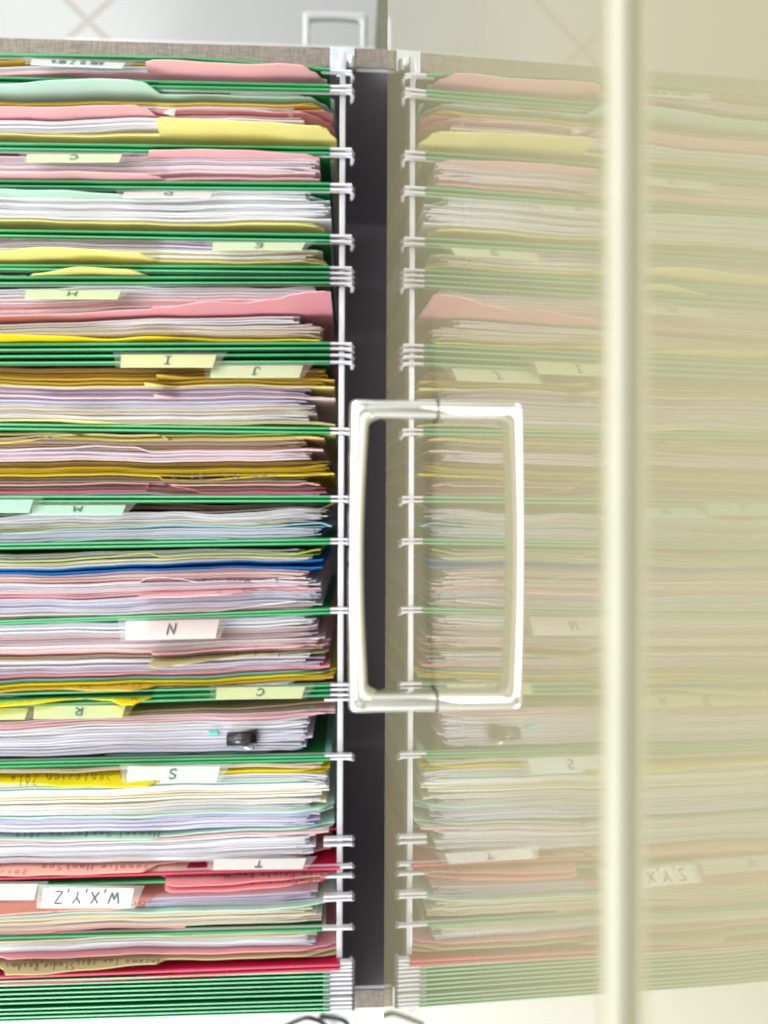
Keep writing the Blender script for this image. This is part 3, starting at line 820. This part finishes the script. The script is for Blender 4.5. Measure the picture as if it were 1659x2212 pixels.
folder('yellow file folder tab with handwriting ending in 2017', 'bright', [(0, 1029), (740, 1026)], 722, [(0, 0), (342, 0), (352, 8), (440, 9), (560, 2), (620, 0)], writing=[('Tom Nov 2017', 600, 372, 1024, 1034)])
stack('brown and pinkish sheets under the handwritten 2017 tab', ['brown', 'mauve', 'tan', 'beige'], 1033, 1048, 1032, 1044, 8, 655, jit=14)
folder('gold file folder edge ending in an orange corner', 'peach', [(0, 1049), (740, 1046)], 690, [(0, 0), (300, -2), (640, 0), (660, -3), (690, 2)])
stack('deep pink sheets with brown edges just above the M card', ['pink2', 'mauve', 'rose', 'brown'], 1051, 1068, 1050, 1066, 9, 690, jit=14)
folder('hot pink file folder tab above the M card', 'hotpink', [(0, 1064), (740, 1061)], 705, [(0, 0), (314, 0), (322, -16), (350, -17), (400, -10), (440, 0), (690, 2)])
folder('white sheet edge lying along the green fold above the M card', 'white', [(0, 1069), (740, 1068)], 690, second=False)
# --- M
stack('dark rosy brown sheets behind the M card', ['mauve', 'brown', 'oliveg', 'mauve'], 1092, 1106, 1088, 1100, 7, 690, jit=20, z0=-0.9)
stack('wavy white and grey sheets fanned at their right end under the M card', ['white', 'grey', 'lav', 'white'], 1110, 1136, 1094, 1126, 15, 690, jit=28, wv=1.6, mid=(340, 1110, 1138))
stack('olive grey sheets at the left below the M card', ['olive', 'grey', 'cream'], 1134, 1148, 1124, 1132, 6, 640, jit=30)
folder('light blue sheet with a raised right corner by the handle', 'skyblue', [(0, 1150), (340, 1138), (740, 1134)], 716, [(0, 0), (600, 0), (640, -4), (690, -5), (716, 2)])
stack('pale grey blue sheets under the light blue sheet', ['skyblue', 'white', 'grey', 'lav'], 1150, 1172, 1138, 1160, 10, 690, jit=14)
folder('light green tab edge directly on the fold under the blue sheets', 'mint', [(0, 1174), (300, 1167), (740, 1163)], 640, [(0, 0), (150, -2), (290, -5), (340, 0)], z0=-0.1, second=False)
folder('curled pale olive sheet end beside the rail under the M folds', 'olive', [(0, 1112), (600, 1112), (690, 1100), (722, 1086)], 722, second=False, z0=-0.7, wv=0)
# --- blue
stack('olive grey sheets above the lime folder', ['grey', 'oliveg', 'cream'], 1196, 1212, 1184, 1194, 7, 650, jit=12)
folder('lime green file folder with a low middle tab', 'lime', [(0, 1214), (740, 1192)], 692, [(0, -2), (200, -2), (320, -8), (350, 0), (640, -1), (690, -8)], writing=[('aris', 40, 5, 1206, 1212)])
stack('cream sheets between the lime and blue folders', ['cream', 'grey', 'olive', 'white'], 1215, 1228, 1198, 1210, 7, 672, jit=14)
mbb = folder('bright blue file folder with two parallel edges', 'blue', [(0, 1230), (740, 1206)], 698)
folder('second edge of bright blue card just below the first', 'blue', [(0, 1238), (740, 1222)], 696, z0=-0.15)
stack('rosy brown sheets beneath the blue folder', ['pink2', 'mauve', 'beige', 'pink'], 1242, 1262, 1228, 1250, 12, 660, jit=24)
folder('pale pink rolled tab with faint handwriting below the blue folder', 'pinkw', [(0, 1264), (740, 1250)], 660, [(0, 0), (300, 0), (316, -8), (335, -10), (380, -6), (430, 2), (560, 4), (620, -3), (660, -6)], writing=[('Luis Managemen', 600, 420, 1250, 1257)])
stack('white and lavender sheets under the rolled pink tab', ['white', 'lav', 'pinkw'], 1266, 1280, 1254, 1264, 6, 676, jit=20)
stack('rosy sheets with dark edges above the written pink tab', ['pink2', 'mauve', 'pinkw'], 1280, 1294, 1264, 1276, 7, 660, jit=20)
folder('pink file folder with a broad tab lettered Tax', 'pink', [(0, 1297), (740, 1268)], 692, [(0, 0), (300, -2), (314, 8), (480, 8), (600, 0), (692, 0)], z0=-0.2, writing=[('Tax 2 aria', 590, 345, 1272, 1282, INKR)])
stack('lavender sheets fanned out above the N card', ['lav', 'white', 'lav2', 'white2'], 1298, 1326, 1278, 1308, 15, 684, jit=40)
folder('bright white sheet with a slanted corner above the N card', 'white', [(0, 1331), (470, 1320), (500, 1316), (640, 1300)], 640, z0=0.0, second=False, wv=0.4)
stack('rosy and white sheets low in the folder above the N card', ['pinkw', 'beige', 'white', 'pink'], 1326, 1338, 1308, 1314, 6, 670, jit=24)
folder('pink file folder edge running along the fold above the N card', 'pink', [(0, 1341), (740, 1314)], 712)
# --- N
stack('lavender and white sheets either side of the N card', ['lav', 'white', 'lav2', 'white'], 1350, 1376, 1332, 1358, 12, 676, jit=30)
stack('beige pink sheets just below the N card', ['beige', 'pinkw', 'beige', 'mauve'], 1377, 1398, 1358, 1378, 12, 684, jit=18)
stack('pale pink sheets under the beige ones, below the N card', ['pinkw', 'white', 'pinkw'], 1398, 1412, 1378, 1394, 8, 688, jit=16)
folder('pink file folder with faint pencil writing below the N card', 'pink', [(0, 1414), (740, 1393)], 712, [(0, 0), (325, 0), (340, 6), (640, 3), (712, -10)], writing=[('Tax N an 201', 560, 380, 1391, 1399, INKR)])
stack('mauve brown sheets at the left above the grey written tab', ['mauve', 'brown', 'beige'], 1415, 1428, 1395, 1404, 7, 690, jit=20)
folder('grey cream file folder with a drooping tab and large handwriting', 'khaki', [(0, 1430), (740, 1408)], 712, [(0, 0), (318, -4), (333, 2), (341, 14), (356, 18), (400, 14), (530, 4), (650, -2), (712, -14)], z0=-0.2, writing=[('In L L a k a', 610, 380, 1408, 1418)])
stack('lavender and mauve sheets under the grey written tab', ['lav', 'mauve', 'lav2', 'white'], 1432, 1460, 1414, 1442, 15, 682, jit=30)
folder('thin rose edged folder among the lavender sheets', 'rose', [(0, 1464), (740, 1440)], 712, [(0, 0), (150, 0), (250, 2), (300, 0)])
folder('teal grey file folder edge above the yellow ones', 'teal', [(0, 1474), (740, 1448)], 716, [(0, 0), (640, 0), (690, -5), (716, -14)])
folder('deep yellow file folder edge under the teal one', 'bright', [(0, 1484), (740, 1456)], 726, [(0, 0), (640, 0), (690, -4), (726, -10)])
folder('golden file folder with a long lettered left tab', 'gold', [(0, 1492), (740, 1464)], 720, [(0, 4), (120, 3), (230, 8), (300, 12), (325, 6), (345, 0)], writing=[('Dan M Tanv', 305, 40, 1476, 1486, INKB)])
stack('white sheets between the golden and the large yellow tab', ['white', 'lav', 'white'], 1497, 1506, 1472, 1482, 5, 640, jit=20)
folder('large bright yellow file folder with drooping left tab, above the R card', 'bright', [(0, 1515), (330, 1504), (740, 1482)], 698, [(0, 12), (80, 10), (190, 2), (240, 6), (290, 17), (308, 17), (322, 8), (336, 0), (640, 0), (698, -10)], z0=0.0, writing=[('Nuna Tanisa by', 300, 40, 1503, 1513, INKB), ('2013', 70, 0, 1512, 1521, INKB)])
# --- R
folder('tan file folder sheet to the right of the R card', 'tan', [(0, 1548), (270, 1540), (740, 1516)], 724, z0=-0.8, second=False)
folder('cream file folder sheet to the right of the R card', 'cream', [(0, 1556), (270, 1546), (740, 1530)], 690, z0=-0.5, second=False)
stack('pink and mauve sheet ends by the rail beside the handle foot', ['pinkw', 'pink', 'lav'], 1558, 1566, 1534, 1544, 6, 716, jit=26)
folder('pink file folder edge under the R card', 'pink', [(0, 1570), (300, 1560), (740, 1540)], 702)
stack('thick block of white sheets held by the black binder clip', ['white', 'lav', 'white', 'white2'], 1576, 1612, 1550, 1600, 20, 662, jit=14)
stack('white sheets behind the binder clip block', ['white', 'lav', 'white2'], 1614, 1632, 1602, 1618, 8, 650, jit=10)
folder('mint teal file folder behind the clipped white papers', 'teal', [(0, 1640), (740, 1622)], 716, z0=-0.5)
# --- S
stack('cream sheet edges along the top of the S folder', ['cream', 'beige', 'cream'], 1662, 1670, 1648, 1656, 3, 690, jit=10)
folder('bright yellow file folder with sloping brown script beside the S card', 'bright', [(0, 1684), (740, 1660)], 712, [(0, 6), (30, 8), (200, 17), (300, 26), (335, 27), (354, 20), (368, 4), (400, 0), (640, 0), (712, -8)], z0=-0.1,
       writing=[('Soren Sonfezien 201', 338, 42, 1672, 1696, INKB), ('8', 34, 24, 1675, 1685, INKR)])
bpy.data.objects[-1] if False else None
stack('white sheets to the right under the S card', ['white', 'white2'], 1692, 1700, 1670, 1684, 4, 706, jit=16)
folder('pale mint edged folder under the S card', 'mint', [(0, 1704), (740, 1684)], 706, [(0, 0), (640, 0), (706, -12)])
stack('broad cream white sheets below the yellow written folder', ['cream', 'white', 'white'], 1708, 1748, 1692, 1732, 9, 706, jit=24, zj=.1)
stack('white sheets with small black printed marks at their right end', W, 1748, 1762, 1733, 1752, 6, 660, jit=18)
folder('mint file folder with a rounded corner showing by the rail', 'mint', [(0, 1768), (740, 1748)], 722, [(0, 0), (640, 4), (690, 0), (722, -16)])
stack('lavender sheets in the middle of the S folder', ['lav', 'lav2', 'white', 'lav2'], 1768, 1800, 1752, 1786, 14, 684, jit=34)
folder('dark mint file folder with sloping script at the left', 'mint', [(0, 1816), (330, 1805), (740, 1786)], 722, [(0, 1), (200, 4), (330, 6), (350, 0), (640, 0), (722, -10)], z0=-0.1, writing=[('Hensel Sonfezien 2019', 344, 35, 1797, 1808, INKG)])
folder('thin pink folder edge beside the mint script tab', 'pink', [(0, 1822), (740, 1796)], 710)
stack('white and lavender sheets directly above the T card', ['white', 'lav', 'white', 'white2'], 1824, 1866, 1798, 1850, 18, 668, jit=34)
folder('pink curled sheet corner by the rail above the crimson folder', 'pink', [(0, 1870), (640, 1852), (740, 1838)], 715, [(0, 0), (640, 0), (715, -10)], z0=-1.0, second=False)
# --- T
folder('salmon file folder with a long written left tab beside the T card', 'salmon', [(0, 1882), (740, 1862)], 640, [(0, 12), (60, 14), (110, 12), (250, 9), (310, 8), (345, -8), (400, -14)], z0=0.0, writing=[('Sonalie HankSpe', 322, 90, 1868, 1880, INKR), ('2017', 60, 0, 1879, 1888, INKR)])
folder('rose pink file folder, upper of the two with View Pointe writing', 'rose', [(0, 1901), (740, 1884)], 735, [(0, -4), (340, -4), (356, 0), (370, 17), (390, 20), (600, 16), (690, 10), (735, -8)], z0=-0.1, writing=[('View Pointe Row Homeowner', 700, 372, 1885, 1897, INKR), ('2020', 462, 412, 1880, 1889, INKR)])
folder('rose pink file folder, lower of the two with View Pointe writing', 'rose', [(0, 1912), (740, 1894)], 735, [(0, -3), (335, -3), (354, 0), (368, 18), (380, 22), (600, 20), (690, 10), (735, -10)], z0=-0.1, writing=[('ViewPointe Row Ra', 700, 470, 1900, 1910, INKR)])
folder('pink salmon file folder wrapped around the W X Y Z card', 'salmon', [(0, 1952), (740, 1925)], 660, [(0, 24), (150, 24), (250, 22), (296, 17), (318, 8), (336, -8), (360, -16), (400, -20)], z0=-0.1, writing=[('Bri Willia', 312, 160, 1947, 1962, INKR), ('2019', 130, 20, 1958, 1970, INKR)])
stack('lavender sheets right of the W X Y Z card', ['lav', 'lav2', 'white'], 1952, 1964, 1926, 1948, 9, 678, jit=22)
folder('grey mint file folder with a rounded right corner below the lavender sheets', 'mint', [(0, 1982), (640, 1952), (740, 1948)], 724, [(0, 0), (640, 8), (690, 4), (724, -20)])
stack('cream sheets below the grey mint folder', ['cream', 'beige', 'cream', 'white2'], 1984, 2012, 1960, 1990, 12, 690, jit=38)
folder('low pink tab edge at the far left under the cream sheets', 'pink', [(0, 2014), (740, 1992)], 400, [(0, 0), (30, 0), (45, 3), (110, 3), (130, 0)], second=False)
# --- last contents
stack('grey cream sheet over the white papers near the bottom end', ['khaki', 'cream', 'beige'], 2032, 2040, 2008, 2020, 4, 690, jit=12)
stack('white papers near the bottom end of the drawer', ['white', 'lav', 'white'], 2040, 2056, 2020, 2038, 8, 670, jit=20)
folder('dusty pink file folder with a wavy edge near the bottom end', 'pink2', [(0, 2063), (740, 2046)], 735, [(0, 2), (30, 8), (350, 7), (640, 4), (700, -6), (735, -14)])
folder('khaki file folder with black handwriting Income Tax 2015', 'khaki', [(0, 2085), (740, 2058)], 735, [(0, 2), (10, 6), (30, 20), (80, 22), (200, 16), (340, 12), (362, 3), (640, 3), (735, -12)], z0=-0.05,
       writing=[('Income Tax 2015', 345, 165, 2072, 2084), ('Studio ResAms', 160, 12, 2080, 2096), ('Inc', 95, 50, 2070, 2078)])

# ------------------------------------------------------------------ small things lying on the papers
clip = empty('binder_clip', tuple(at(522, 1596, -0.5)), 'small black binder clip gripping the thick white sheets under the R card', 'binder clip')
mb = MB(); i = mb.m(BLACKM)
PA = at(491, 1597, 0.0); PB = at(555, 1591, 0.0)
sec = [(0.10, -1.6), (0.33, -0.15), (0.36, 0.02), (0.33, 0.16), (0.22, 0.27), (0.0, 0.31), (-0.22, 0.27), (-0.33, 0.16), (-0.36, 0.02), (-0.33, -0.15), (-0.10, -1.6)]
inn = [(a_*0.88, b_-0.03) for a_, b_ in sec]
for P in (PA, PB):
    for a_, b_ in sec+inn: mb.v.append(Vector((P.x, P.y+a_, b_)))
n = len(sec)
for k in range(n-1):
    mb.quad(k, k+1, 2*n+k+1, 2*n+k, i); mb.quad(n+k+1, n+k, 3*n+k, 3*n+k+1, i)
    mb.quad(k+1, k, n+k, n+k+1, i); mb.quad(2*n+k, 2*n+k+1, 3*n+k+1, 3*n+k, i)
mb.build('clip_body', clip, smooth=True)
mb = MB()
hp = [at(px, py, z) for px, py, z in ((521, 1606, -0.5), (523, 1611, 0.0), (530, 1615, 0.2), (538, 1618, 0.25), (548, 1616, 0.2), (552, 1611, 0.0), (548, 1606, -0.5))]
mb.tube(hp, 0.05, CHROME, 8); mb.build('wire_handle', clip, smooth=True)
mb = MB(); P = at(460, 1585, 0.05)
mb.box(P.x-0.26, P.x+0.26, P.y-0.06, P.y+0.10, -0.6, 0.05, TEALP)
tag(mb.build('sticky_flag', origin=P, bevel=0.03), 'tiny teal sticky flag left of the black binder clip', 'sticky flag')
mb = MB(); a, b, c, d = at(366, 236, 0.3), at(380, 235, 0.3), at(376, 252, -0.2), at(352, 243, 0.0)
i = mb.m(paper('white')); mb.v += [a, b, c, d]+[v-Vector((0, 0.0, 0.03)) for v in (a, b, c, d)]
for q in ((0, 1, 2, 3), (7, 6, 5, 4), (0, 4, 5, 1), (1, 5, 6, 2), (2, 6, 7, 3), (3, 7, 4, 0)): mb.quad(*q, i)
tag(mb.build('paper_corner', origin=a), 'small white folded paper corner poking over the upper pink folders', 'paper')

# ------------------------------------------------------------------ surroundings below the drawer
mb = MB(); mb.box(-260, 260, -260, 260, -71, -70, floor_mat())
fx = at(190, 45, -70)
fl = mb.build('floor', origin=Vector((fx.x, fx.y, -70)))
fl['kind'] = 'structure'
lc = empty('low_cabinet', (-5, 45, -69), 'blurred lower grey cabinet with a pale bow handle beyond the top of the drawer', 'low cabinet')
hp0 = at(662, 60, -50); hp1 = at(786, 60, -50)
yb = at(720, 110, -48).y
mb = MB(); mb.box(-34, 1.2, 30, yb, -69.9, -47, mat('grey_laminate', (0.5, 0.5, 0.49), rough=0.4)); mb.build('cabinet_box', lc)
def fn2(s, y, d): return Vector((y, yb+d, -50+s))
hb = bow(0, hp0.x-0.4, hp1.x+0.4, at(720, 28, -50).y-yb, 0.9, 0.8, 0.9, mat('pale_metal', (0.5, 0.52, 0.52), rough=0.3, metal=0.4), ro=0.5, ri=0.5, fn=fn2, e=0.6)
hb.build('handle', lc, smooth=True)

sd = empty('bright_floor_table', (-10, -60, -70), 'added white table for the bright floor just below the bottom end of the drawer', 'side table')
mb = MB(); mb.box(-60, 4.1, -110, -29.5, -36, -34, DESK); mb.build('table_top', sd, bevel=0.3)  # table added to give the bright floor below the drawer its white
for x in (-56, -3):
    for y in (-106, -34):
        mb = MB(); mb.box(x-2, x+2, y-2, y+2, -69.9, -36.05, DESK); mb.build('leg', sd)
def cable(label, pts):
    mb = MB(); P = [at(px, py, z) for px, py, z in pts]
    out = []
    for k in range(len(P)-1):
        p0 = P[max(k-1, 0)]; p1 = P[k]; p2 = P[k+1]; p3 = P[min(k+2, len(P)-1)]
        for j in range(6):
            t = j/6
            out.append(0.5*((2*p1)+(p2-p0)*t+(2*p0-5*p1+4*p2-p3)*t*t+(3*p1-p0-3*p2+p3)*t*t*t))
    out.append(P[-1])
    mb.tube(out, 0.22, CABLE, 8)
    tag(mb.build('cable', smooth=True, origin=P[0]), label, 'cable', 'black cables on the white table')
cable('blurred black cable looping highest on the white table, left of the others', [(590, 2230, -33), (640, 2206, -33), (668, 2199, -32), (700, 2212, -33), (720, 2240, -33.6)])
cable('blurred black cable nearest the rail end on the white table', [(690, 2196, -33.7), (735, 2202, -33), (752, 2214, -33), (760, 2240, -33)])
